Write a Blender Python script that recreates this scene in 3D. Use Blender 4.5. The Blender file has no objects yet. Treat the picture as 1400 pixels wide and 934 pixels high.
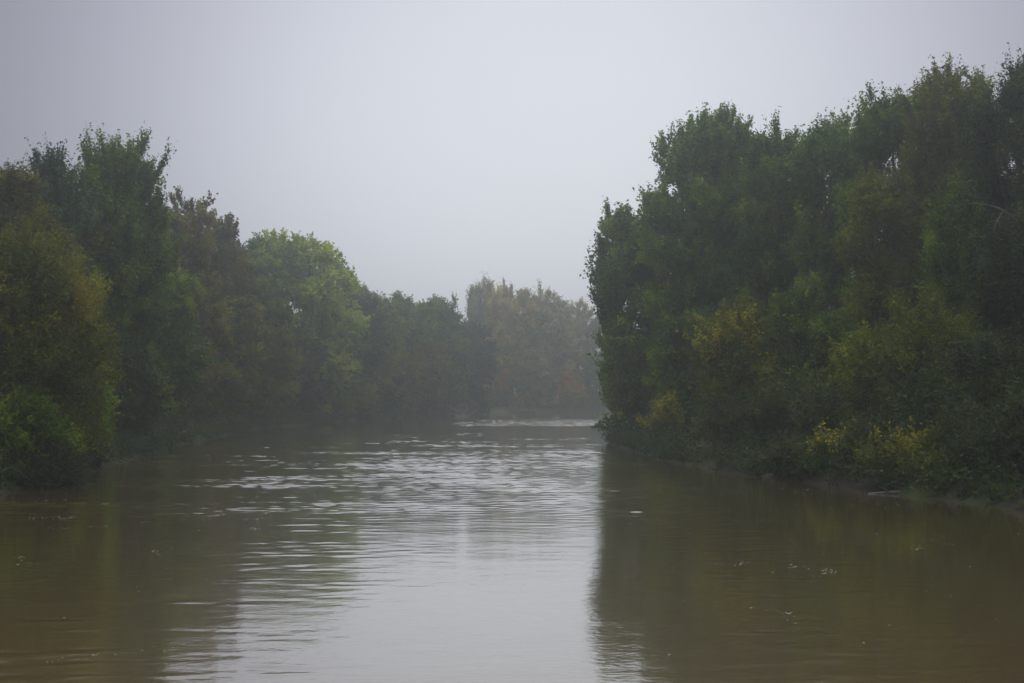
import bpy, math, random
import numpy as np

# ------------------------------------------------------------------ camera, sky, sun, exposure
scene = bpy.context.scene
COL = scene.collection
CAM_Z = 5.2                       # eye height above the water (the photographer stands on a bridge)
FPX, HZ, CX = 1944.4, 540.0, 700.0

cam_data = bpy.data.cameras.new("camera")
cam_data.sensor_width = 36.0
cam_data.lens = 50.0
cam_data.shift_y = (HZ - 467.0) / 1400.0
cam_data.clip_start = 0.5
cam_data.clip_end = 6000.0
cam = bpy.data.objects.new("camera", cam_data)
COL.objects.link(cam)
cam.location = (0, 0, CAM_Z)
cam.rotation_euler = (math.radians(90), 0, 0)
scene.camera = cam

SUN_EL, SUN_AZ = 66.0, 8.0        # behind the fog, ahead of the camera and slightly to the right
world = bpy.data.worlds.new("World")
scene.world = world
world.use_nodes = True
wt = world.node_tree
wt.nodes.clear()
W = wt.nodes.new
out = W("ShaderNodeOutputWorld"); bg = W("ShaderNodeBackground")
sky = W("ShaderNodeTexSky"); sky.sky_type = 'NISHITA'; sky.sun_disc = False
sky.sun_elevation = math.radians(SUN_EL); sky.sun_rotation = math.radians(SUN_AZ)
sky.dust_density = 4.0
hs = W("ShaderNodeHueSaturation"); hs.inputs["Saturation"].default_value = 0.25
wt.links.new(sky.outputs[0], hs.inputs["Color"])
tc = W("ShaderNodeTexCoord")
def wmath(op, a, b=None, clamp=False):
    n = W("ShaderNodeMath"); n.operation = op; n.use_clamp = clamp
    for i, v in enumerate((a, b)):
        if v is None: continue
        if isinstance(v, (int, float)): n.inputs[i].default_value = v
        else: wt.links.new(v, n.inputs[i])
    return n.outputs[0]
# overcast: the fog is thinnest, and brightest, low over the open river
gd = np.array([0.035, 1.0, 0.130]); gd /= np.linalg.norm(gd)
dot = W("ShaderNodeVectorMath"); dot.operation = 'DOT_PRODUCT'
nrm = W("ShaderNodeVectorMath"); nrm.operation = 'NORMALIZE'
wt.links.new(tc.outputs["Generated"], nrm.inputs[0])
wt.links.new(nrm.outputs[0], dot.inputs[0]); dot.inputs[1].default_value = gd
om = wmath('SUBTRACT', 1.0, dot.outputs["Value"])            # 1-cos(angle)
glow = wmath('POWER', 2.718, wmath('MULTIPLY', wmath('POWER', wmath('MULTIPLY', om, 19.0), 1.35), -1.0))
noi = W("ShaderNodeTexNoise"); noi.inputs["Scale"].default_value = 2.2; noi.inputs["Detail"].default_value = 3
wt.links.new(nrm.outputs[0], noi.inputs["Vector"])
mott = wmath('ADD', wmath('MULTIPLY', noi.outputs["Fac"], 0.20), 0.90)
sepw = W("ShaderNodeSeparateXYZ"); wt.links.new(nrm.outputs[0], sepw.inputs[0])
zen = W("ShaderNodeMapRange"); zen.interpolation_type = 'SMOOTHSTEP'      # an overcast sky is brightest overhead
zen.inputs["From Min"].default_value = .38; zen.inputs["From Max"].default_value = .95; zen.inputs["To Max"].default_value = 9.5
wt.links.new(sepw.outputs["Z"], zen.inputs[0])
rear_fill = W("ShaderNodeMapRange"); rear_fill.interpolation_type = 'SMOOTHSTEP'     # sky brightness added behind the camera to light the leaves facing it
rear_fill.inputs["From Min"].default_value = -.55; rear_fill.inputs["From Max"].default_value = .35; rear_fill.inputs["To Max"].default_value = 4.5
wt.links.new(wmath('MULTIPLY', sepw.outputs["Y"], -1.0), rear_fill.inputs[0])
lev = wmath('MULTIPLY', wmath('ADD', wmath('ADD', wmath('ADD', wmath('MULTIPLY', glow, 5.9), 1.15), zen.outputs[0]), rear_fill.outputs[0]), mott)
ramp = W("ShaderNodeMix"); ramp.data_type = 'RGBA'
ramp.inputs["A"].default_value = (0.93, 0.95, 1.20, 1)
ramp.inputs["B"].default_value = (0.95, 0.978, 1.06, 1)
wt.links.new(glow, ramp.inputs["Factor"])
cl = W("ShaderNodeVectorMath"); cl.operation = 'SCALE'
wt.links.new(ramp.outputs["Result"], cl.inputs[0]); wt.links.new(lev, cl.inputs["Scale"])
mx = W("ShaderNodeMix"); mx.data_type = 'RGBA'; mx.inputs["Factor"].default_value = 0.88
wt.links.new(hs.outputs[0], mx.inputs["A"]); wt.links.new(cl.outputs[0], mx.inputs["B"])
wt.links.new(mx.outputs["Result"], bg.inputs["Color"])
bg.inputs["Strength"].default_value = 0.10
wt.links.new(bg.outputs[0], out.inputs["Surface"])

sun_d = bpy.data.lights.new("sun", 'SUN')
sun_d.energy = 1.5
sun_d.angle = math.radians(40)
sun_d.color = (1.0, 0.96, 0.88)
sun = bpy.data.objects.new("sun", sun_d); COL.objects.link(sun)
sun.rotation_euler = (math.radians(-(90 - SUN_EL)), 0, math.radians(-SUN_AZ))

vs = scene.view_settings
scene.display_settings.display_device = 'sRGB'
vs.view_transform = 'Standard'
try: vs.look = 'None'
except Exception: pass
vs.exposure = 0.28
vs.gamma = 1.0
vs.use_curve_mapping = False
cy = scene.cycles
cy.use_denoising = True
cy.max_bounces = 6; cy.diffuse_bounces = 2; cy.glossy_bounces = 2
cy.transmission_bounces = 2; cy.volume_bounces = 1; cy.transparent_max_bounces = 4
cy.use_adaptive_sampling = False
cy.sample_clamp_indirect = 4.0

# ------------------------------------------------------------------ helpers
def tag(o, label=None, cat=None, group=None, kind=None):
    if label: o["label"] = label
    if cat: o["category"] = cat
    if group: o["group"] = group
    if kind: o["kind"] = kind
    return o

def mesh_object(name, verts, faces, mat, parent=None, attr=None, smooth=False):
    """verts (n,3) array; faces (m,k) array of one polygon size, or a list of such arrays"""
    fl = faces if isinstance(faces, list) else [faces]
    verts = np.asarray(verts, dtype=np.float32)
    me = bpy.data.meshes.new(name)
    me.vertices.add(len(verts)); me.vertices.foreach_set("co", verts.ravel())
    idx = np.concatenate([f.ravel() for f in fl]).astype(np.int32)
    tot = np.concatenate([np.full(len(f), f.shape[1]) for f in fl]).astype(np.int32)
    start = np.concatenate([[0], np.cumsum(tot)[:-1]]).astype(np.int32)
    me.loops.add(len(idx)); me.loops.foreach_set("vertex_index", idx)
    me.polygons.add(len(tot)); me.polygons.foreach_set("loop_start", start)
    me.polygons.foreach_set("loop_total", tot)
    if smooth: me.polygons.foreach_set("use_smooth", np.ones(len(tot), dtype=bool))
    me.update(calc_edges=True)
    if attr is not None:
        a = me.attributes.new("tint", 'FLOAT', 'FACE')
        a.data.foreach_set("value", np.asarray(attr, dtype=np.float32))
    me.materials.append(mat)
    o = bpy.data.objects.new(name, me); COL.objects.link(o)
    if parent is not None: o.parent = parent
    return o

class Tubes:
    """collects tapered tubes"""
    def __init__(s): s.v = []; s.f = []; s.n = 0
    def add(s, pts, rad, sides=6):
        pts = np.asarray(pts, float); m = len(pts)
        rad = np.asarray(rad, float)
        tan = np.gradient(pts, axis=0)
        tan /= np.linalg.norm(tan, axis=1, keepdims=True) + 1e-9
        ref = np.where(np.abs(tan[:, 2:3]) > 0.9, np.array([[1.0, 0, 0]]), np.array([[0, 0, 1.0]]))
        b = np.cross(tan, ref); b /= np.linalg.norm(b, axis=1, keepdims=True) + 1e-9
        c = np.cross(tan, b)
        ang = np.arange(sides) * 2 * np.pi / sides
        ring = (b[:, None] * np.cos(ang)[None, :, None] + c[:, None] * np.sin(ang)[None, :, None]) * rad[:, None, None]
        s.v.append((pts[:, None] + ring).reshape(-1, 3))
        i = np.arange(m - 1)[:, None] * sides; j = np.arange(sides)[None, :]; j2 = (j + 1) % sides
        q = np.stack([i + j, i + j2, i + sides + j2, i + sides + j], -1).reshape(-1, 4) + s.n
        s.f.append(q); s.n += m * sides
    def build(s, name, mat, parent=None):
        return mesh_object(name, np.concatenate(s.v), np.concatenate(s.f), mat, parent, smooth=True)

def bez(a, b, c, n):
    t = np.linspace(0, 1, n)[:, None]
    return (1 - t) ** 2 * a + 2 * t * (1 - t) * b + t * t * c

def unit(v): return v / (np.linalg.norm(v, axis=-1, keepdims=True) + 1e-9)

# ------------------------------------------------------------------ materials
def new_mat(name):
    m = bpy.data.materials.new(name); m.use_nodes = True
    m.node_tree.nodes.clear()
    return m, m.node_tree, m.node_tree.nodes.new

def leaf_material(name, cols):
    m, t, N = new_mat(name)
    o = N("ShaderNodeOutputMaterial"); pr = N("ShaderNodeBsdfPrincipled"); tr = N("ShaderNodeBsdfTranslucent")
    mixs = N("ShaderNodeMixShader"); mixs.inputs[0].default_value = 0.38
    at = N("ShaderNodeAttribute"); at.attribute_name = "tint"
    rp = N("ShaderNodeValToRGB"); cr = rp.color_ramp
    k = len(cols)
    while len(cr.elements) < k: cr.elements.new(0.5)
    for i, c in enumerate(cols):
        cr.elements[i].position = i / (k - 1); cr.elements[i].color = (*c, 1)
    oi = N("ShaderNodeObjectInfo")
    h = N("ShaderNodeHueSaturation")
    mr = N("ShaderNodeMapRange"); mr.inputs["To Min"].default_value = 0.88; mr.inputs["To Max"].default_value = 1.12
    t.links.new(oi.outputs["Random"], mr.inputs["Value"]); t.links.new(mr.outputs[0], h.inputs["Value"])
    h.inputs["Saturation"].default_value = 1.28
    t.links.new(at.outputs["Fac"], rp.inputs["Fac"]); t.links.new(rp.outputs["Color"], h.inputs["Color"])
    t.links.new(h.outputs[0], pr.inputs["Base Color"]); t.links.new(h.outputs[0], tr.inputs["Color"])
    pr.inputs["Roughness"].default_value = 0.62
    pr.inputs["Specular IOR Level"].default_value = 0.10
    t.links.new(pr.outputs[0], mixs.inputs[1]); t.links.new(tr.outputs[0], mixs.inputs[2])
    t.links.new(mixs.outputs[0], o.inputs["Surface"])
    return m

PAL = {k: leaf_material("leaves_" + k, v) for k, v in {
    "green": [(.022, .050, .010), (.086, .140, .026), (.215, .280, .060)],
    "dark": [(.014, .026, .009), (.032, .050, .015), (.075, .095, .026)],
    "blue": [(.020, .042, .022), (.044, .078, .036), (.095, .140, .062)],
    "olive": [(.050, .066, .012), (.120, .140, .024), (.220, .235, .045)],
    "brown": [(.052, .058, .016), (.120, .112, .028), (.215, .185, .050)],
    "yellowgreen": [(.050, .090, .014), (.150, .210, .036), (.320, .370, .085)],
    "gold": [(.055, .085, .012), (.170, .165, .022), (.340, .290, .045)],
    "rust": [(.050, .068, .012), (.110, .110, .020), (.200, .150, .035)],
    "orange": [(.20, .13, .05), (.34, .19, .08), (.46, .25, .10)],
    "pale": [(.17, .175, .085), (.30, .28, .14), (.44, .41, .21)],  # far bank leaves, colour lightened to stand for thicker fog there
    "amber": [(.17, .15, .05), (.36, .28, .085), (.56, .44, .13)],  # also far bank, fog paleness put into the leaf colour
}.items()}

def bark_material(name, a, b):
    m, t, N = new_mat(name)
    o = N("ShaderNodeOutputMaterial"); pr = N("ShaderNodeBsdfPrincipled")
    g = N("ShaderNodeTexCoord"); mp = N("ShaderNodeMapping"); mp.inputs["Scale"].default_value = (3, 3, 0.5)
    n = N("ShaderNodeTexNoise"); n.inputs["Scale"].default_value = 2.5; n.inputs["Detail"].default_value = 5
    r = N("ShaderNodeValToRGB"); r.color_ramp.elements[0].color = (*a, 1); r.color_ramp.elements[1].color = (*b, 1)
    r.color_ramp.elements[0].position = .3; r.color_ramp.elements[1].position = .75
    bp = N("ShaderNodeBump"); bp.inputs["Distance"].default_value = .03; bp.inputs["Strength"].default_value = .8
    t.links.new(g.outputs["Object"], mp.inputs[0]); t.links.new(mp.outputs[0], n.inputs["Vector"])
    t.links.new(n.outputs["Fac"], r.inputs[0]); t.links.new(r.outputs[0], pr.inputs["Base Color"])
    t.links.new(n.outputs["Fac"], bp.inputs["Height"]); t.links.new(bp.outputs[0], pr.inputs["Normal"])
    pr.inputs["Roughness"].default_value = .85
    t.links.new(pr.outputs[0], o.inputs["Surface"])
    return m
BARK = bark_material("bark_grey_brown", (.030, .025, .018), (.10, .085, .065))
PALE_BARK = bark_material("bark_weathered_pale", (.16, .15, .13), (.36, .34, .30))
TWIG = bark_material("bark_twig", (.05, .042, .035), (.11, .095, .08))

# ------------------------------------------------------------------ the river bed and banks
LEFT = [(-27, -1400), (-26, -60), (-25, 40), (-26.5, 72), (-29, 100), (-34, 145), (-38, 200), (-38, 238), (-33, 268),
        (-22, 312), (-11, 350), (-6.5, 374), (-7, 388)]
FAR = [(0, 401), (12, 404.5), (40, 408), (90, 402), (200, 380), (420, 350), (1400, 300)]
RIGHT = [(1400, 250), (420, 300), (200, 305), (100, 285), (50, 250), (26, 212), (14, 178), (10.5, 152), (12.2, 112),
         (15.2, 95), (18.2, 82), (22.6, 68), (24, 50), (25, -60), (27, -1400)]
RIVER = np.array(LEFT + FAR + RIGHT, float)

def bank_distance(P):
    """signed distance to the waterline, positive on land"""
    a = RIVER; b = np.roll(RIVER, -1, axis=0)
    best = np.full(len(P), 1e9); inside = np.zeros(len(P), bool)
    for p, q in zip(a, b):
        d = q - p; L2 = (d @ d) + 1e-9
        t = np.clip(((P - p) @ d) / L2, 0, 1)
        best = np.minimum(best, np.linalg.norm(P - (p + t[:, None] * d), axis=1))
        cond = (p[1] > P[:, 1]) != (q[1] > P[:, 1])
        xi = (q[0] - p[0]) * (P[:, 1] - p[1]) / ((q[1] - p[1]) + 1e-12) + p[0]
        inside ^= cond & (P[:, 0] < xi)
    return np.where(inside, -best, best)

def wob(x, y):
    return (np.sin(x * .61 + 1.3 * np.sin(y * .37)) + np.sin(y * .53 + 1.7 * np.sin(x * .29 + 2)) + .6 * np.sin(x * 1.7 + y * 1.3)) / 2.6

def ground_z(P):
    P = np.atleast_2d(np.asarray(P, float))
    d = bank_distance(P) + 0.25 * wob(P[:, 0], P[:, 1])
    z = np.where(d < 0, np.maximum(d * .35, -1.2), np.where(d < 1.1, d * .84, .92 + (1 - np.exp(-(d - 1.1) / 14)) * 1.6))
    return z + np.clip(d, 0, 3) * .06 * wob(P[:, 0] * 2.1, P[:, 1] * 1.9)

def axis(lo, a, b, hi, fine):
    mid = np.arange(a, b, fine)
    k = np.linspace(0, 1, 14)[1:] ** 2
    return np.concatenate([(a - (a - lo) * k)[::-1], mid, b + (hi - b) * k])
gx = axis(-1400, -75, 80, 1400, 1.25); gy = axis(-1400, 20, 470, 1400, 1.5)
X, Y = np.meshgrid(gx, gy)
GP = np.stack([X.ravel(), Y.ravel()], 1)
gz = ground_z(GP)
nx, ny = len(gx), len(gy)
ii = np.arange(ny - 1)[:, None] * nx; jj = np.arange(nx - 1)[None, :]
GF = np.stack([ii + jj, ii + jj + 1, ii + nx + jj + 1, ii + nx + jj], -1).reshape(-1, 4)

m, t, N = new_mat("bank_soil")
o_ = N("ShaderNodeOutputMaterial"); pr = N("ShaderNodeBsdfPrincipled")
g = N("ShaderNodeTexCoord")
n1 = N("ShaderNodeTexNoise"); n1.inputs["Scale"].default_value = 1.4; n1.inputs["Detail"].default_value = 8
n2 = N("ShaderNodeTexNoise"); n2.inputs["Scale"].default_value = .18; n2.inputs["Detail"].default_value = 4
r = N("ShaderNodeValToRGB"); e = r.color_ramp.elements
e[0].position = .3; e[0].color = (.007, .006, .004, 1); e[1].position = .72; e[1].color = (.024, .020, .011, 1)
mxn = N("ShaderNodeMix"); mxn.data_type = 'RGBA'; mxn.inputs["B"].default_value = (.03, .042, .014, 1)
t.links.new(g.outputs["Object"], n1.inputs["Vector"]); t.links.new(g.outputs["Object"], n2.inputs["Vector"])
t.links.new(n1.outputs["Fac"], r.inputs[0]); t.links.new(r.outputs[0], mxn.inputs["A"])
mrg = N("ShaderNodeMapRange"); mrg.inputs["From Min"].default_value = .45; mrg.inputs["From Max"].default_value = .6
t.links.new(n2.outputs["Fac"], mrg.inputs[0]); t.links.new(mrg.outputs[0], mxn.inputs["Factor"])
t.links.new(mxn.outputs["Result"], pr.inputs["Base Color"]); pr.inputs["Roughness"].default_value = 1.0; pr.inputs["Specular IOR Level"].default_value = .1
bp = N("ShaderNodeBump"); bp.inputs["Distance"].default_value = .12
t.links.new(n1.outputs["Fac"], bp.inputs["Height"]); t.links.new(bp.outputs[0], pr.inputs["Normal"])
t.links.new(pr.outputs[0], o_.inputs["Surface"])
ground = mesh_object("ground", np.column_stack([GP, gz]), GF, m, smooth=True)
tag(ground, "dark damp soil of the wooded river banks", "ground", kind="structure")

# ------------------------------------------------------------------ water
m, t, N = new_mat("muddy_river_water")
def M(op, a, b=None, c=None, clamp=False):
    n = N("ShaderNodeMath"); n.operation = op; n.use_clamp = clamp
    for i, v in enumerate((a, b, c)):
        if v is None: continue
        if isinstance(v, (int, float)): n.inputs[i].default_value = v
        else: t.links.new(v, n.inputs[i])
    return n.outputs[0]
def NZ(scale, sx=1, sy=1, detail=3, rough=.5, dist=0.0, rot=0.0):
    mp = N("ShaderNodeMapping"); mp.inputs["Scale"].default_value = (sx, sy, 1); mp.inputs["Rotation"].default_value = (0, 0, rot)
    n = N("ShaderNodeTexNoise"); n.inputs["Scale"].default_value = scale; n.inputs["Detail"].default_value = detail
    n.inputs["Roughness"].default_value = rough; n.inputs["Distortion"].default_value = dist
    t.links.new(g.outputs["Object"], mp.inputs[0]); t.links.new(mp.outputs[0], n.inputs["Vector"])
    return n.outputs["Fac"]
def MR(v, a, b, c=0.0, d=1.0):
    n = N("ShaderNodeMapRange"); n.interpolation_type = 'SMOOTHSTEP'
    t.links.new(v, n.inputs[0])
    for k, val in zip(("From Min", "From Max", "To Min", "To Max"), (a, b, c, d)): n.inputs[k].default_value = val
    return n.outputs[0]
o_ = N("ShaderNodeOutputMaterial"); pr = N("ShaderNodeBsdfPrincipled")
g = N("ShaderNodeTexCoord"); sep = N("ShaderNodeSeparateXYZ"); t.links.new(g.outputs["Object"], sep.inputs[0])
Yc = sep.outputs["Y"]
silt = NZ(.05, 1, .35, 4)
rc = N("ShaderNodeValToRGB"); e = rc.color_ramp.elements
e[0].position = .3; e[0].color = (.066, .045, .015, 1); e[1].position = .7; e[1].color = (.086, .060, .020, 1)
t.links.new(silt, rc.inputs[0]); t.links.new(rc.outputs[0], pr.inputs["Base Color"])
fine = M('MULTIPLY', NZ(4.0, 1, 1.3, 2, .5, .4), .0035)
hgt = M('ADD', fine, M('MULTIPLY', NZ(.35, 1, 1, 2, .5), .02))
bp = N("ShaderNodeBump"); bp.inputs["Strength"].default_value = 1.0; bp.inputs["Distance"].default_value = 1.0
t.links.new(hgt, bp.inputs["Height"]); t.links.new(bp.outputs[0], pr.inputs["Normal"])
pr.inputs["Roughness"].default_value = .07
pr.inputs["IOR"].default_value = 1.45
pr.inputs["Coat Weight"].default_value = 1.0; pr.inputs["Coat IOR"].default_value = 1.4; pr.inputs["Coat Roughness"].default_value = .07
t.links.new(bp.outputs[0], pr.inputs["Coat Normal"])
t.links.new(pr.outputs[0], o_.inputs["Surface"])
# real wavelets: a fine sheet over the stretch in view, ruffled where the current runs shallow
def noise2(x, y, lx, ly, seed, n=26):
    r_ = np.random.default_rng(seed); z = np.zeros_like(x)
    for _ in range(n):
        a_ = r_.uniform(0, 6.28); f_ = np.exp(r_.uniform(-.5, .9))
        z += np.sin((x / lx * np.cos(a_) + y / ly * np.sin(a_)) * 6.28 * f_ * .6 + r_.uniform(0, 6.28)) / f_ ** .5
    return z / (n * .5) ** .5 * 1.1                       # about unit variance
def sst(v, a_, b_):
    u = np.clip((v - a_) / (b_ - a_), 0, 1); return u * u * (3 - 2 * u)
wx = np.linspace(-46, 34, 440)
wy = np.concatenate([np.arange(22, 130, .11), np.arange(130, 332, .2)]); wy[-1] = 332
WX, WY = np.meshgrid(wx, wy)
run = sst(WY, 48, 80) * sst(-WY, -260, -130) * (1 - .75 * sst(WX, 6, 11)) 
riff = sst(WY, 226, 246) * sst(-WY, -312, -296) * sst(WX, -16, -8)
sides = np.maximum(sst(-WX, 1.5, 5), .8 * sst(WX, 3, 6) * sst(-WX, -13, -7)) * .45
pn = noise2(WX, WY, 16, 9, 1); pn2 = noise2(WX, WY, 8, 2.6, 2); pn3 = noise2(WX, WY, 30, 16, 3); pn4 = noise2(WX, WY, 2.6, .55, 4)
pn2 = np.where(WY < 60, noise2(WX, WY, 4.5, 1.3, 5), pn2)
mask = (.045 + run * (.50 + .95 * sst(pn + .5 * pn3, -1.0, 1.4) * (.25 + .75 * sst(pn2, -.9, 1.3)))
        + riff * 3.0 * (.6 + .4 * sst(pn2, -1, 1)) + sides * sst(pn2 + .6 * pn, -.6, 1.6)
        + .40 * sst(-WY, -95, -60) * (.25 + .75 * np.clip(sides * 3, 0, 1)) * sst(pn4 + .4 * pn, 1.1, 2.4))
edge_f = sst(WX, -46, -43) * sst(-WX, -34, -31) * sst(WY, 22, 24) * sst(-WY, -332, -325)
r_ = np.random.default_rng(11); wz = np.zeros_like(WX)
nw = 90
for k in range(nw):
    lam = np.exp(r_.uniform(np.log(.36), np.log(1.6)))
    a_ = r_.normal(0, .42); amp = .052 * np.sqrt(2 / nw) * lam / 6.28
    wz += amp * np.sin(6.28 / lam * (WX * np.sin(a_) + WY * np.cos(a_)) + r_.uniform(0, 6.28) + .5 * pn)
wz *= mask * edge_f
nxw, nyw = len(wx), len(wy)
i_ = np.arange(nyw - 1)[:, None] * nxw; j_ = np.arange(nxw - 1)[None, :]
wf = np.stack([i_ + j_, i_ + j_ + 1, i_ + nxw + j_ + 1, i_ + nxw + j_], -1).reshape(-1, 4)
cen = np.stack([WX, WY], -1).reshape(-1, 2)[wf[:, 0]]
wv = np.stack([WX, WY, wz], -1).reshape(-1, 3)
B = len(wv)
ov = np.array([(x_, y_, 0) for y_ in (-1400, 22, 332, 1400) for x_ in (-1400, -46, 34, 1400)], float)
of = np.array([[B + r0 * 4 + c0, B + r0 * 4 + c0 + 1, B + r0 * 4 + c0 + 5, B + r0 * 4 + c0 + 4] for r0 in range(3) for c0 in range(3) if (r0, c0) != (1, 1)])
water = mesh_object("water", np.concatenate([wv, ov]), np.concatenate([wf, of]), m, smooth=True)
tag(water, "wide brown river reflecting pale fog between wooded banks", "river", kind="structure")

# ------------------------------------------------------------------ trees
def leaves_from(rng, bp_, bd, bl, btint, per_twig, ntw, leaf, upt, spread, outw):
    """leaf faces along twigs; returns verts, faces, tint and the twig start/end points"""
    nb = len(bp_)
    k = nb * ntw
    P = np.repeat(bp_, ntw, 0); D = np.repeat(bd, ntw, 0); L = np.repeat(bl, ntw)[:, None]; O = np.repeat(outw, ntw, 0)
    base = P - D * L * rng.uniform(0, .75, (k, 1))
    td = unit(D + rng.normal(0, spread, (k, 3)) + np.array([0, 0, upt]))
    tl = L * rng.uniform(.30, 1.0, (k, 1))
    q = k * per_twig
    B = np.repeat(base, per_twig, 0); T = np.repeat(td, per_twig, 0); TL = np.repeat(tl, per_twig, 0); OO = np.repeat(O, per_twig, 0)
    u = rng.uniform(.1, 1.05, (q, 1)) ** .8
    pos = B + T * TL * u + rng.normal(0, 1, (q, 3)) * (.03 + .035 * TL)
    nrm_ = unit(rng.normal(0, .70, (q, 3)) + OO * .45 + np.array([0, 0, .55]))
    tg = unit(np.cross(nrm_, unit(T + rng.normal(0, .7, (q, 3)))))
    bt = np.cross(nrm_, tg)
    s = leaf * rng.uniform(.6, 1.35, (q, 1))
    v = np.stack([pos - bt * s * .55, pos + tg * s * .36 - bt * s * .08, pos + bt * s * .6, pos - tg * s * .36 - bt * s * .05], 1).reshape(-1, 3)
    f = np.arange(q * 4).reshape(-1, 4)
    tint = np.repeat(np.repeat(btint, ntw) + rng.normal(0, .05, k), per_twig) + rng.normal(0, .06, q)
    return v, f, np.clip(tint, 0, 1), base, base + td * tl

SPEC = {
    #            crown base, lobe count, lobe radius (of R), lobe tallness, up, twig up, spread, lai, shape power
    "cottonwood": dict(cb=.03, nl=32, lr=.34, tall=1.35, up=.50, upt=.60, spread=.34, lai=2.2, bough=1.9),
    "round":      dict(cb=.03, nl=28, lr=.35, tall=1.0, up=.22, upt=.15, spread=.55, lai=1.7, bough=1.4),
    "hanging":    dict(cb=.02, nl=28, lr=.35, tall=1.3, up=.05, upt=-.12, spread=.50, lai=1.6, bough=1.5),
    "sparse":     dict(cb=.03, nl=28, lr=.34, tall=1.3, up=.42, upt=.35, spread=.42, lai=1.15, bough=1.7),
    "bush":       dict(cb=.00, nl=22, lr=.34, tall=1.0, up=.30, upt=.22, spread=.60, lai=1.5, bough=1.4),
    "loose_bush": dict(cb=.00, nl=18, lr=.34, tall=1.0, up=.35, upt=.10, spread=.55, lai=.75, bough=1.5),
    "column":     dict(cb=.08, nl=12, lr=.80, tall=2.6, up=.80, upt=.90, spread=.22, lai=.75, bough=2.6),
    "bare":       dict(cb=.03, nl=28, lr=.34, tall=1.4, up=.55, upt=.40, spread=.40, lai=.35, bough=2.4),
}

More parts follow.
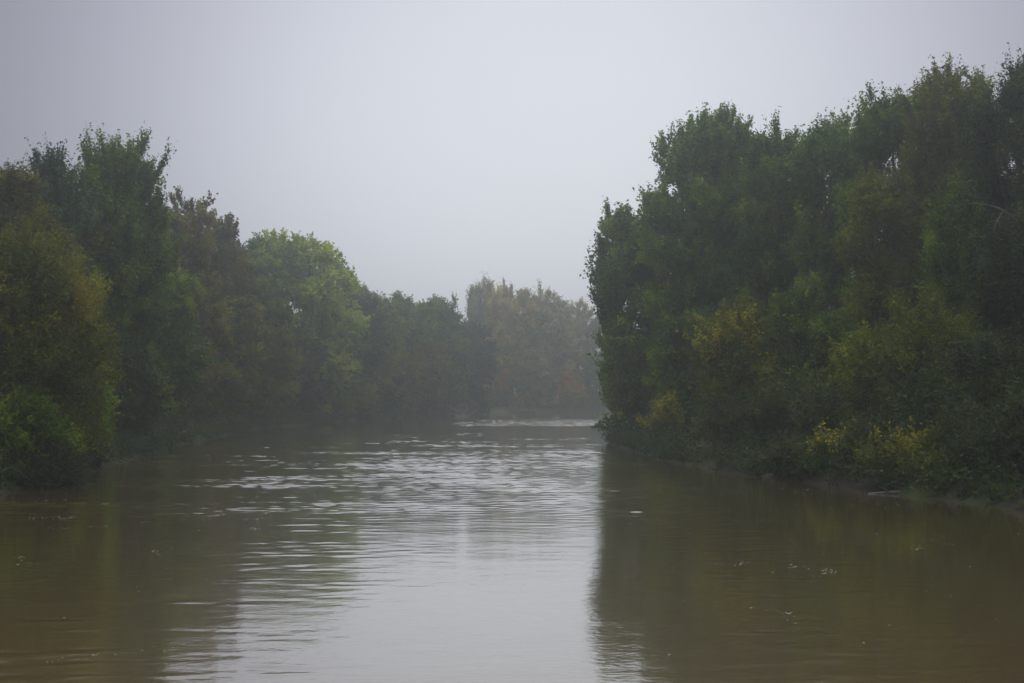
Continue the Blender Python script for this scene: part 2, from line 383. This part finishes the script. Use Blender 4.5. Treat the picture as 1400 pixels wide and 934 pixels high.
def grow(name, cat, kind, x, y, height, radius, pal, label, seed, group=None, lean=(0, 0), tint0=.45, cb=None, lai=1.0, shoots_x=1.0):
    rng = np.random.default_rng(seed)
    sp = SPEC[kind]
    z0 = max(float(ground_z([(x, y)])[0]), -.3) - .15
    root = bpy.data.objects.new(name, None); COL.objects.link(root)
    root.empty_display_size = 1.0
    root.location = (x, y, z0)
    tag(root, label, cat, group)
    Hh = height - z0
    cbase = (sp["cb"] if cb is None else cb) * Hh
    ch = Hh - cbase
    shrub = kind in ("bush", "loose_bush")
    # lobes: the crown's big masses, one at the end of each limb, over an egg-shaped envelope
    nl = sp["nl"] + (8 if ch > 14 and not shrub else 0)
    k_ = np.arange(nl)
    u_ = np.clip((k_ + .5) / nl + rng.normal(0, .02, nl), .01, .99)      # 0 low .. 1 top
    if kind == "column": u_ = k_ / (nl - 1)
    ph = k_ * 2.399 + rng.uniform(-.35, .35, nl) + rng.uniform(0, 6.28)
    zz = 2 * u_ - 1                                                     # height on the envelope, -1 .. 1
    pw = 2.7 if kind != 'round' else 3.4
    prof = np.clip(1 - np.abs(zz) ** pw, 0, 1) ** (1 / pw)
    prof = np.where(zz < 0, np.maximum(prof, .80 if not shrub else .9), prof)
    lr = radius * sp["lr"] * (rng.uniform(.72, 1.18, nl) if not shrub else rng.uniform(.5, 1.35, nl))
    rz = np.minimum(lr * sp["tall"], ch * .24)
    rr = np.maximum(radius * prof * (rng.uniform(.80, 1.10, nl) if not shrub else rng.uniform(.6, 1.35, nl)) - lr * .80, 0)
    if kind == "column": rr = radius * rng.uniform(0, .3, nl)
    inner = (rng.random(nl) < .16) & (u_ < .9); rr = np.where(inner, rr * .4, rr)
    zc = cbase + rz * .75 + u_ * np.maximum(ch - rz * 1.6 - sp["bough"] * .25, .2) + rng.normal(0, .02 * ch, nl)
    zc = np.minimum(zc, Hh - rz * .85 - (1.7 if kind == "cottonwood" else 1.0 if kind == "sparse" else sp["bough"] * .25))
    ts = u_
    lx = lean[0] * (zc / Hh) * radius; ly = lean[1] * (zc / Hh) * radius
    C = np.column_stack([rr * np.cos(ph) + lx, rr * np.sin(ph) + ly, zc])
    R3 = np.column_stack([lr, lr, rz])
    ltint = rng.normal(0, .21, nl) + (ts - .5) * .10
    # boughs spread over the lobes
    leaf = float(np.clip(y * .0018, .15, .46))
    area = 4 * np.pi * np.sum(((lr * lr) ** 1.6 + 2 * (lr * rz) ** 1.6) / 3) ** 1.0
    area = float(np.sum(4 * np.pi * (((lr * lr) ** 1.6 + 2 * (lr * rz) ** 1.6) / 3) ** (1 / 1.6)))
    nleaf = sp["lai"] * lai * area / (.33 * leaf * leaf)
    bough = sp["bough"] * (1 if y < 200 else 1.25)
    per, ntw = (9, 12) if shrub else (9, 19)
    if not shrub: bough *= 1.15
    mixed = 1.5 if pal == 'gold' else 1.0
    nb = int(max(40, nleaf / (per * ntw)))
    w = lr * rz; li = rng.choice(nl, nb, p=w / w.sum())
    d = unit(rng.normal(0, 1, (nb, 3)))
    flip = (d[:, 2] < -.10) & (rng.random(nb) < .85); d[flip, 2] *= -1
    flip = (d[:, 1] > .25) & (rng.random(nb) < .35); d[flip, 1] *= -1
    pos = C[li] + d * R3[li] * rng.uniform(.70, 1.04, (nb, 1)) + rng.normal(0, .15 * bough, (nb, 3))
    pos[:, 2] = np.maximum(pos[:, 2], .25 + rng.uniform(0, .5, nb))
    axis_out = unit(pos - np.array([lean[0] * radius * .4, lean[1] * radius * .4, Hh * .45]))
    bd = unit(d * (1 - abs(sp["up"])) + axis_out * .25 + np.array([0, 0, sp["up"] * 1.1]) + rng.normal(0, .25, (nb, 3)))
    bl = bough * rng.uniform(.7, 1.3, nb)
    bt = tint0 + (ltint[li] + rng.normal(0, .16, nb)) * mixed
    v, f, ti, t0, t1 = leaves_from(rng, pos, bd, bl, bt, per, ntw, leaf, sp["upt"], sp["spread"], d)
    if kind in ("cottonwood", "sparse") and y < 300:                    # upright leafy shoots feathering the top of the crown
        up_l = np.argsort(-C[:, 2])[:max(6, nl // 2)]
        ns_ = int(((26 if kind == "cottonwood" else 16) * (radius / 4.0) + 8) * shoots_x)
        sl = rng.choice(up_l, ns_); dd = unit(np.column_stack([rng.normal(0, .7, ns_), rng.normal(0, .7, ns_), rng.uniform(.4, 1, ns_)]))
        sp_ = C[sl] + dd * R3[sl] * .95
        outv = unit(np.column_stack([sp_[:, 0], sp_[:, 1], np.zeros(ns_)]))
        sd = unit(outv * rng.uniform(.1, .55, (ns_, 1)) + np.array([0, 0, 1.0]) + rng.normal(0, .12, (ns_, 3)))
        sL = rng.uniform(1.3, 2.4, ns_) * (1.35 if shoots_x > 1 else 1)
        v2, f2, ti2, s0, s1 = leaves_from(rng, sp_ + sd * sL[:, None] * .55, sd, sL, tint0 + .12 + rng.normal(0, .1, ns_), 10, 24, leaf, .25, .16, sd)
        v = np.concatenate([v, v2]); ti = np.concatenate([ti, ti2]); shoots = (sp_, sd, sL)
    else: shoots = None
    keep = v.reshape(-1, 4, 3)[:, :, 2].min(1) > .12 - z0 * .0
    v = v.reshape(-1, 4, 3)[keep].reshape(-1, 3); f = np.arange(len(v)).reshape(-1, 4); ti = ti[keep]
    mesh_object("crown" if not shrub else "foliage", v, f, PAL[pal], root, ti)
    # trunk and limbs
    tb = Tubes()
    r0 = .012 * Hh + .05
    top = C[-1] + np.array([0, 0, rz[-1] * .3])
    midp = np.array([lx[-1] * .3 + rng.normal(0, .25), ly[-1] * .3 + rng.normal(0, .25), Hh * .5])
    if shrub:
        for k in range(nl):
            s = rng.normal(0, radius * .12, 3); s[2] = -.3
            mid = (s + C[k]) / 2 + np.array([0, 0, rz[k] * .3])
            tb.add(bez(s, mid, C[k], 6), np.linspace(.07, .02, 6), 5)
        stem = C
    else:
        axis_p = bez(np.array([0, 0, -.4]), midp, top, 12)
        rad = r0 * np.linspace(1, .12, 12) ** .9; rad[0] *= 1.5; rad[1] *= 1.12
        tb.add(axis_p, rad, 8)
        for k in range(nl - 1):
            a = axis_p[int(np.clip(C[k, 2] / Hh * 11 - 3.5, 1, 9))]
            mid = a * .5 + C[k] * .5 + np.array([0, 0, -.08 * np.linalg.norm(C[k] - a)])
            rk = r0 * .38 * (1 - .5 * ts[k])
            tb.add(bez(a, mid, C[k], 7), np.linspace(rk, rk * .25, 7), 6)
    sel = rng.choice(nb, min(nb, 130 if kind not in ("bare", "column") else nb), replace=False)
    for b in sel:
        a = C[li[b]]; e = pos[b] + bd[b] * bl[b] * .2
        tb.add(bez(a, (a + e) / 2 + np.array([0, 0, -.1]), e, 4), np.linspace(.045, .014, 4) * (1 if y < 200 else 1.5), 3)
    if kind in ("sparse", "bare", "column", "loose_bush"):
        st = rng.choice(len(t0), min(len(t0), 700), replace=False)
        rt = .011 * max(1, y / 130)
        for q in st:
            tb.add(np.stack([t0[q], (t0[q] + t1[q]) / 2 + rng.normal(0, .04, 3), t1[q] + (t1[q] - t0[q]) * .15]), np.array([rt, rt * .8, rt * .4]), 3)
    if kind not in ("sparse", "bare", "column", "loose_bush"):           # fine shoots at the crown's outline
        hi = np.argsort(-(t1[:, 2] + rng.normal(0, .12 * Hh, len(t1))))[:450]
        for q in hi:
            tb.add(np.stack([t0[q], t1[q] + (t1[q] - t0[q]) * .05]), np.array([.014, .006]) * max(1, y / 130), 3)
    if shoots is not None:
        for a, d_, L_ in zip(*shoots): tb.add(np.stack([a - d_ * .6, a + d_ * L_ * .6, a + d_ * L_ * 1.25]), np.array([.035, .022, .008]), 3)
    tb.build("trunk" if not shrub else "stems", TWIG if kind in ("bare", "column") else BARK, root)
    return root, C, R3, Hh, z0

TREES = []
def T(kind, px, y, top, hw, pal, label, name=None, group=None, **kw):
    """px, top and hw were measured in the photograph at distance y; they become metres here"""
    x = (px - CX) / FPX * y
    h = CAM_Z - (top - 4 - HZ) / FPX * y
    r = hw * (1.32 if x < 0 and y < 400 else 1.0) / FPX * y
    nm = name or {"bush": "riverside_bush", "loose_bush": "autumn_bush", "column": "poplar_tree", "bare": "bare_tree",
                  "cottonwood": "cottonwood_tree", "sparse": "autumn_tree", "hanging": "overhanging_tree", "round": "broadleaf_tree"}[kind]
    cat = "bush" if "bush" in kind else "tree"
    res = grow(nm, cat, kind, x, y, h, r, pal, label, 100 + len(TREES) * 7, group, **kw)
    TREES.append(res[0]); return res

# ---- left bank, near to far
T("sparse", 12, 84, 325, 92, "rust", "broad olive and rust autumn tree nearest on the left bank, at the photo's edge", cb=0, tint0=.24)
T("sparse", 86, 93, 372, 46, "olive", "yellow-olive young tree beside the rust autumn tree on the left bank", cb=0, tint0=.55)
T("bush", 28, 80, 525, 48, "yellowgreen", "wide yellow-green bush at the water under the rust autumn tree", tint0=.32)
T("hanging", 116, 98, 492, 28, "yellowgreen", "yellow-green bush leaning out over the water in front of the left bank hero tree", name="riverside_bush", tint0=.30)
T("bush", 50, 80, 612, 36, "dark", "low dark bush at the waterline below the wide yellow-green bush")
T("round", 5, 112, 228, 72, "brown", "brown-leaved tall tree behind the rust autumn tree at the photo's left edge", tint0=.4)
T("cottonwood", 72, 122, 205, 42, "blue", "blue-green open-topped tree left of the tallest spiky tree on the left bank", lai=.8)
T("cottonwood", 165, 130, 197, 50, "green", "tallest left bank tree, dark green with a spiky feathered top", cb=.20, shoots_x=1.8)
T("round", 112, 128, 290, 46, "olive", "olive tree filling the gap below the blue-green open-topped tree", tint0=.3)
T("round", 160, 124, 470, 44, "dark", "dark rounded tree beneath the tallest spiky tree at the water", cb=0)
T("hanging", 212, 149, 350, 50, "yellowgreen", "drooping yellow-green tree trailing into the water beside the spiky tree", tint0=.22)
T("sparse", 258, 180, 274, 46, "brown", "thin brown-yellow tree with twiggy top beyond the spiky tree", tint0=.6)
T("sparse", 303, 204, 306, 32, "brown", "smaller thin brown tree between the twiggy brown tree and the pale lime tree", tint0=.5)
T("round", 295, 196, 400, 46, "olive", "rounded dull olive tree at the water below the twiggy brown trees", cb=0, tint0=.35)
T("round", 346, 222, 385, 42, "olive", "dull olive rounded tree next to the big lime-green tree", cb=0, tint0=.4)
T("hanging", 374, 232, 455, 24, "olive", "narrow olive tree hanging over the bank in front of the big lime-green tree", tint0=.35)
T("round", 345, 248, 328, 38, "green", "dark green crown rising behind the dull olive rounded tree")
T("round", 408, 268, 328, 70, "yellowgreen", "big lime-green domed tree, palest on the left bank", tint0=.80, cb=.03)
T("round", 392, 254, 455, 46, "dark", "dark blue-green tree in the shade of the big lime-green tree", cb=0)  # dark leaf colour stands for the shade below the lime-green crown
T("hanging", 455, 268, 430, 28, "yellowgreen", "slim yellow-green tree draping the outer edge of the big lime-green tree", tint0=.55)
T("round", 482, 296, 398, 30, "dark", "dark tree standing just beyond the big lime-green tree")
T("hanging", 515, 304, 408, 34, "olive", "olive tree with a yellowish rim beyond the big lime-green tree", tint0=.5)
T("round", 556, 326, 408, 38, "green", "broad green tree in the middle of the hazy left bank row", cb=0)
T("round", 602, 342, 414, 32, "green", "green tree with a lone bare spike, second from the hazy point", cb=0)
T("round", 570, 324, 475, 34, "brown", "low brownish tree at the water before the hazy green trees", cb=0, tint0=.4)
T("round", 642, 364, 442, 29, "dark", "dark rounded tree on the point where the left bank ends", cb=0)
T("bush", 525, 302, 515, 24, "dark", "dark bush at the water under the olive tree with a yellowish rim")
T("bush", 480, 283, 520, 22, "olive", "small olive bush at the water beyond the lime-green drapery", tint0=.4)
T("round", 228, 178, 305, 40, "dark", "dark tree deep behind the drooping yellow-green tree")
T("round", 305, 250, 335, 40, "brown", "brownish tree deep behind the two thin twiggy trees")
T("round", 462, 320, 378, 36, "olive", "olive crown peeping out behind the big lime-green tree")
T("round", 545, 348, 418, 34, "dark", "dark crown behind the broad green tree of the hazy row")
T("round", 622, 372, 446, 24, "green", "green crown behind the dark rounded tree on the point")
# ---- far bank at the bend
T("column", 650, 436, 394, 11, "pale", "bare narrow poplar at the outer edge of the far bank stand", group="narrow poplars on the far bank", lai=2)
T("column", 664, 440, 390, 11, "pale", "second bare narrow poplar of the far bank stand, the tallest", group="narrow poplars on the far bank", lai=2)
T("column", 678, 434, 394, 12, "amber", "narrow yellowish poplar next to the bare poplars on the far bank", group="narrow poplars on the far bank", lai=2)
T("column", 693, 437, 396, 13, "amber", "widest yellow-brown poplar, innermost of the narrow far bank poplars", group="narrow poplars on the far bank", lai=2)
T("round", 714, 430, 403, 36, "amber", "tall yellow-brown tree in the middle of the far bank", tint0=.40)
T("round", 750, 432, 405, 40, "pale", "broad grey-olive tree in the middle of the far bank", tint0=.30)
T("bare", 730, 450, 396, 36, "pale", "leafless twiggy crown rising behind the far bank trees")
T("sparse", 790, 446, 414, 36, "pale", "pale nearly bare tree beside the overhanging right bank tip", tint0=.5)
T("round", 768, 425, 424, 30, "pale", "lower rounded olive tree on the far bank above the orange bush", tint0=.4)
T("round", 835, 446, 420, 30, "olive", "far bank tree glimpsed behind the overhanging right bank tip", tint0=.4)
T("round", 686, 421, 450, 26, "amber", "dull green lower tree above the rust bush on the far bank", tint0=.3)
T("round", 735, 418, 480, 34, "pale", "grey-green low tree between the two rusty bushes on the far bank", tint0=.0)
T("bush", 691, 413, 508, 13, "orange", "rust-orange bush nearer the poplars on the far bank", tint0=.3)
T("bush", 776, 414, 512, 19, "orange", "larger orange bush nearer the right bank tip on the far bank", tint0=.5)
T("bush", 666, 411, 522, 12, "gold", "yellow bush on the far bank below the bare poplars", tint0=.4)
T("round", 676, 417, 470, 24, "amber", "low tan tree filling the foot of the bare poplars on the far bank", cb=0, tint0=.2)
T("bush", 683, 412, 540, 16, "brown", "dull brown bush low at the far waterline by the hazy point", tint0=.3)
T("bush", 718, 411, 545, 8, "orange", "small orange bush low at the far waterline", tint0=.6)
T("bush", 748, 411, 544, 9, "gold", "small yellow bush low at the far waterline", tint0=.5)
T("bush", 790, 412, 540, 18, "brown", "brown bush low under the larger orange bush", tint0=.4)
T("round", 812, 420, 484, 16, "green", "green tree at the far waterline close to the overhanging tip")
# ---- right bank, far to near
T("cottonwood", 866, 160, 287, 48, "green", "leaning tree overhanging the river at the tip of the right bank", cb=.0, lean=(-.22, 0), lai=1.2, tint0=.40)
T("hanging", 846, 153, 440, 24, "green", "loose lower tree trailing over the water at the right bank tip", lai=.7, tint0=.38)
T("round", 900, 160, 330, 38, "olive", "yellowish-olive tree between the leaning tip tree and the tall grove", tint0=.42)
T("cottonwood", 958, 148, 158, 78, "green", "tall broad tree at the river end of the right bank grove", tint0=.55)
T("cottonwood", 1015, 150, 166, 60, "green", "tall green tree second in the right bank grove skyline", tint0=.5)
T("cottonwood", 1068, 140, 172, 60, "green", "tall tree third in the right bank grove, feathery level top", tint0=.5)
T("cottonwood", 1130, 136, 159, 58, "green", "tall tree just before the step up in the right bank skyline", tint0=.45)
T("cottonwood", 1222, 122, 122, 64, "green", "big tree at the step up in the right bank skyline", tint0=.42)
T("cottonwood", 1292, 114, 97, 72, "olive", "big olive-green tree at the rounded summit of the right bank grove", tint0=.35)
T("cottonwood", 1346, 116, 90, 26, "green", "slim spired tree between the olive summit tree and the edge tree")
T("cottonwood", 1400, 98, 76, 72, "dark", "dark tallest tree at the photo's right edge")
T("round", 952, 172, 205, 52, "green", "green crown closing the gap behind the tall broad river-end tree", tint0=.35)
T("round", 1305, 138, 160, 60, "dark", "dark tree deep behind the rounded olive summit tree")
T("round", 1060, 165, 260, 70, "dark", "dark tree deep behind the right bank grove's feathery middle")
T("round", 1180, 146, 215, 55, "dark", "dark tree deep behind the skyline step of the right bank")
T("round", 935, 136, 425, 42, "green", "mid-height green tree under the tall broad tree", cb=0, tint0=.3)
T("loose_bush", 912, 127, 545, 26, "gold", "yellow bush at the water near the right bank tip", tint0=.35, lai=1.3)
T("sparse", 1010, 112, 425, 54, "gold", "yellow-olive tree leaning over the water in the middle of the right bank", tint0=.17, cb=0, lai=1.1)
T("sparse", 1096, 113, 388, 34, "yellowgreen", "upright bright yellow-green tree next to the yellow-olive tree", tint0=.24, cb=0, lai=1.2)
T("bush", 995, 108, 555, 40, "dark", "dark green bush at the water under the yellow-olive tree", tint0=.5)
T("bush", 1064, 99, 535, 46, "dark", "wide dark bush at the water under the yellow-green upright tree", tint0=.45)
summit = T("round", 1200, 110, 245, 50, "olive", "bronze-olive tree hanging below the skyline step on the right bank", tint0=.32)
T("round", 1130, 106, 430, 40, "green", "mid-height green tree between the upright yellow-green tree and the olive cone", cb=0, tint0=.35)
T("sparse", 1184, 99, 470, 52, "olive", "dull olive-brown tree above the yellow waterside bush", cb=0, tint0=.30, lai=1.2)
T("sparse", 1270, 93, 422, 56, "olive", "tapering olive tree above the golden waterside bush", cb=0, tint0=.38, lai=1.2)
T("sparse", 1312, 99, 262, 52, "yellowgreen", "tree with yellow-green boughs beneath the rounded olive summit", tint0=.22, lai=1.3)
edge = T("round", 1392, 82, 290, 52, "dark", "dark tree with a bare pale limb at the photo's right edge", cb=0)
T("round", 1345, 80, 465, 50, "dark", "dark lower tree beside the tapering olive tree", cb=0, tint0=.5)
T("bush", 1120, 92, 530, 36, "dark", "dark bush behind the small yellow waterside bush", tint0=.4)
T("loose_bush", 1142, 85, 585, 34, "gold", "small yellow bush with loose leaves at the waterline", tint0=.38, lai=1.2)
T("loose_bush", 1248, 77.5, 595, 48, "gold", "golden-yellow bush spilling onto the water on the right bank", tint0=.28, lai=1.25)
T("bush", 1195, 83, 570, 36, "dark", "dark bush between the yellow and golden waterside bushes")
T("bush", 1318, 75, 560, 38, "dark", "dark bush next to the golden-yellow bush at the water", tint0=.5)
T("bush", 1400, 70, 550, 48, "dark", "dark bush at the water in the photo's right edge")

T("bush", 1352, 72.5, 598, 40, "dark", "low dark bush at the water between the golden-yellow bush and the photo's right edge", tint0=.4)
T("bush", 1288, 74.5, 628, 30, "olive", "small dull olive bush beside the fallen branch at the water", tint0=.25)
T("bush", 1085, 88, 610, 36, "dark", "low dark bush at the waterline left of the small yellow bush", tint0=.4)

# the pale leafless limb reaching out of the edge tree
root = edge[0]
tb = Tubes()
def rel(px, py, y): return np.array([(px - CX) / FPX * y, y, CAM_Z - (py - HZ) / FPX * y]) - np.array(root.location)
P0, P1, P2, P3 = rel(1405, 318, 82), rel(1372, 288, 79), rel(1340, 272, 77.5), rel(1302, 283, 77)
tb.add(np.concatenate([bez(P0, (P0 + P1) / 2 + [0, 0, .15], P1, 5), bez(P1, P2, P3, 8)[1:]]), np.linspace(.055, .012, 12), 6)
tb.add(bez(P1, rel(1362, 300, 78.5), rel(1358, 318, 78), 5), np.linspace(.035, .01, 5), 5)
tb.add(bez(P2, rel(1322, 262, 77), rel(1312, 255, 77), 5), np.linspace(.03, .01, 5), 5)
tb.build("bare_limb", TWIG, root)
root = summit[0]; tb = Tubes()
Q0, Q1, Q2 = rel(1262, 285, 106), rel(1238, 262, 104.5), rel(1212, 250, 104)
tb.add(bez(Q0, Q1, Q2, 9), np.linspace(.06, .015, 9), 5)
tb.add(bez(Q1, rel(1240, 246, 104), rel(1250, 236, 103.5), 5), np.linspace(.03, .01, 5), 4)
tb.build("bare_limb", TWIG, root)

# ------------------------------------------------------------------ driftwood
def snag(px, y, label, seed, size, n, mat):
    rng = np.random.default_rng(seed); tb = Tubes()
    for k in range(n):
        a = np.array([rng.normal(0, size * .25), rng.normal(0, size * .1), -.15])
        e = a + np.array([rng.normal(-.3, .8) * size, rng.normal(0, .4) * size, rng.uniform(.25, 1.0) * size])
        mid = (a + e) / 2 + rng.normal(0, size * .12, 3)
        r = rng.uniform(.05, .12)
        tb.add(bez(a, mid, e, 7), np.linspace(r, .02, 7), 5)
        for q in range(3):
            s = bez(a, mid, e, 7)[rng.integers(3, 6)]
            tb.add(bez(s, s + rng.normal(0, size * .15, 3), s + rng.normal(0, size * .3, 3) + [0, 0, size * .1], 4), np.linspace(.03, .012, 4), 4)
    o = tb.build("driftwood", mat)
    o.location = ((px - CX) / FPX * y, y, 0)
    return tag(o, label, "driftwood")
snag(632, 341, "pale tangle of dead branches in the water at the hazy point", 5, 3.6, 18, PALE_BARK)
tb = Tubes()
lp = bez(np.array([-2.6, 0, .02]), np.array([-.5, .3, .22]), np.array([2.2, -.3, .10]), 12)
tb.add(lp, np.linspace(.07, .15, 12), 8)
for k in (3, 5, 8):
    tb.add(bez(lp[k], lp[k] + [-.3, -.1, .25], lp[k] + [-.7, -.2, .35], 5), np.linspace(.05, .015, 5), 5)
o = tb.build("driftwood_log", BARK); o.location = (21.3, 74.7, -.05)
tag(o, "dark fallen branch lying along the waterline under the golden bush", "log")

# ------------------------------------------------------------------ undergrowth along the waterline (uncountable)
rng = np.random.default_rng(77)
pts = []
def along(poly, y0, y1, step):
    for (a, b) in zip(poly[:-1], poly[1:]):
        a = np.array(a, float); b = np.array(b, float); L = np.linalg.norm(b - a)
        for s in np.arange(0, L, step):
            p = a + (b - a) * s / L
            if y0 < p[1] < y1: pts.append(p + rng.normal(0, .5, 2))
along(LEFT, 58, 392, .7); along(RIGHT, 54, 230, .5)
along([p for p in FAR if p[0] < 210], 370, 420, 1.0)
P = np.array(pts)
P = np.concatenate([P, P + rng.normal(0, 1.6, P.shape)])
dist = bank_distance(P); P = P[(dist > -.5) & (dist < 5)]
z = np.maximum(ground_z(P), 0.02)
n = len(P)
hh = rng.uniform(.5, 2.0, n)
bpz = np.column_stack([P, z + hh * .6])
toriver = unit(np.column_stack([np.where(P[:, 0] > 0, -1, 1), np.full(n, -.4), np.zeros(n)]))
bd = unit(rng.normal(0, .6, (n, 3)) + toriver * 1.0 + np.array([0, 0, .15]))
v, f, ti, _, _ = leaves_from(rng, bpz, bd, hh * 1.2, rng.normal(.3, .15, n), 7, 12, .18, .1, .7, toriver)
v[:, 2] = np.maximum(v[:, 2], .03)
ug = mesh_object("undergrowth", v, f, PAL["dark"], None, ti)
tag(ug, "low tangled leafy undergrowth along both waterlines", "undergrowth", kind="stuff")

# the thicket of saplings and brambles that closes the gaps between the trunks (reads as one mass)
pts = []
along(LEFT, 56, 392, .8); along(RIGHT, 50, 290, .8)
along([p for p in FAR if p[0] < 210], 340, 420, .7)
P = np.array(pts)
inland = rng.uniform(5, 18, (len(P), 3))
allp = []
for c in range(3):
    q = P + rng.normal(0, 1.2, P.shape)
    side = np.column_stack([np.where(P[:, 0] > 9, 1.0, -1.0), np.where(P[:, 1] > 385, 1.0, .1)])
    side[(P[:, 1] > 385)] = (0, 1)
    allp.append(q + unit(side) * inland[:, c:c + 1])
P = np.concatenate(allp); dist = bank_distance(P); P = P[dist > 3.5]; dist = dist[dist > 3.5]
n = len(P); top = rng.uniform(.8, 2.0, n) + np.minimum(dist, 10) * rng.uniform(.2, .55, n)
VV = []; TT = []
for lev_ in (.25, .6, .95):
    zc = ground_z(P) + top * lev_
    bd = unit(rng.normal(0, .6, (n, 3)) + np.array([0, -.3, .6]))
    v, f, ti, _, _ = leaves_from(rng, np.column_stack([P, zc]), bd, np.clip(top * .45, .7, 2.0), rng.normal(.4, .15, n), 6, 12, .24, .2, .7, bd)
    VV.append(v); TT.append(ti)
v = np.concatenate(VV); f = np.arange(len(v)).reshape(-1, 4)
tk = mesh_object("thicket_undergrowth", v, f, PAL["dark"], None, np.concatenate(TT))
tag(tk, "dense dark thicket filling the wood behind the bank trees", "thicket", kind="stuff")

# ------------------------------------------------------------------ foam flecks drifting on the water (uncountable)
m, t, N = new_mat("foam")
o_ = N("ShaderNodeOutputMaterial"); pr = N("ShaderNodeBsdfPrincipled")
pr.inputs["Base Color"].default_value = (.30, .28, .23, 1); pr.inputs["Roughness"].default_value = .6
t.links.new(pr.outputs[0], o_.inputs["Surface"])
cl_c = np.column_stack([rng.uniform(-24, 22, 90), rng.uniform(27, 95, 90)])
fp = [np.column_stack([rng.uniform(-24, 22, 350), rng.uniform(26, 110, 350)])]
for c in cl_c:
    k = rng.integers(4, 18); a = rng.uniform(0, 6.28); s = rng.uniform(0, 1, k) * rng.uniform(1, 4)
    fp.append(c + np.column_stack([np.cos(a) * s + .3 * np.sin(s * 2), np.sin(a) * s]) + rng.normal(0, .15, (k, 2)))
FP = np.concatenate(fp); FP = FP[bank_distance(FP) < -2]
k = len(FP); ns = 6
ang = np.arange(ns) * 2 * np.pi / ns
rad = (rng.gamma(2.0, .004, (k, 1)) + .007) * rng.uniform(.6, 1.3, (k, ns))
lo = np.stack([FP[:, :1] + np.cos(ang) * rad * 1.4, FP[:, 1:] + np.sin(ang) * rad, np.full((k, ns), .004)], -1)
hi = np.concatenate([FP, np.full((k, 1), .010)], 1)[:, None]
V = np.concatenate([lo, hi], 1).reshape(-1, 3)
b0 = np.arange(k)[:, None] * (ns + 1)
F = np.stack([b0 + np.arange(ns), b0 + (np.arange(ns) + 1) % ns, np.broadcast_to(b0 + ns, (k, ns))], -1).reshape(-1, 3)
foam = mesh_object("foam_flecks", V, F, m)
tag(foam, "tiny pale foam flecks drifting on the brown water", "foam", kind="stuff")

# ------------------------------------------------------------------ the fog
m, t, N = new_mat("haze")
o_ = N("ShaderNodeOutputMaterial"); pv = N("ShaderNodeVolumePrincipled")
pv.inputs["Color"].default_value = (.91, .98, .97, 1)
pv.inputs["Density"].default_value = 0.0013
pv.inputs["Anisotropy"].default_value = 0.85
t.links.new(pv.outputs[0], o_.inputs["Volume"])
hx, hy0, hy1, hz0, hz1 = 1450, -1450, 1450, -2.5, 46
hv = np.array([(sx, sy, sz) for sz in (hz0, hz1) for sy in (hy0, hy1) for sx in (-hx, hx)], float)
hf = np.array([[0, 2, 3, 1], [4, 5, 7, 6], [0, 1, 5, 4], [2, 6, 7, 3], [0, 4, 6, 2], [1, 3, 7, 5]])
haze = mesh_object("haze", hv, hf, m)
tag(haze, "thin grey river fog filling the whole valley", "haze", kind="stuff")
haze.display_type = 'WIRE'
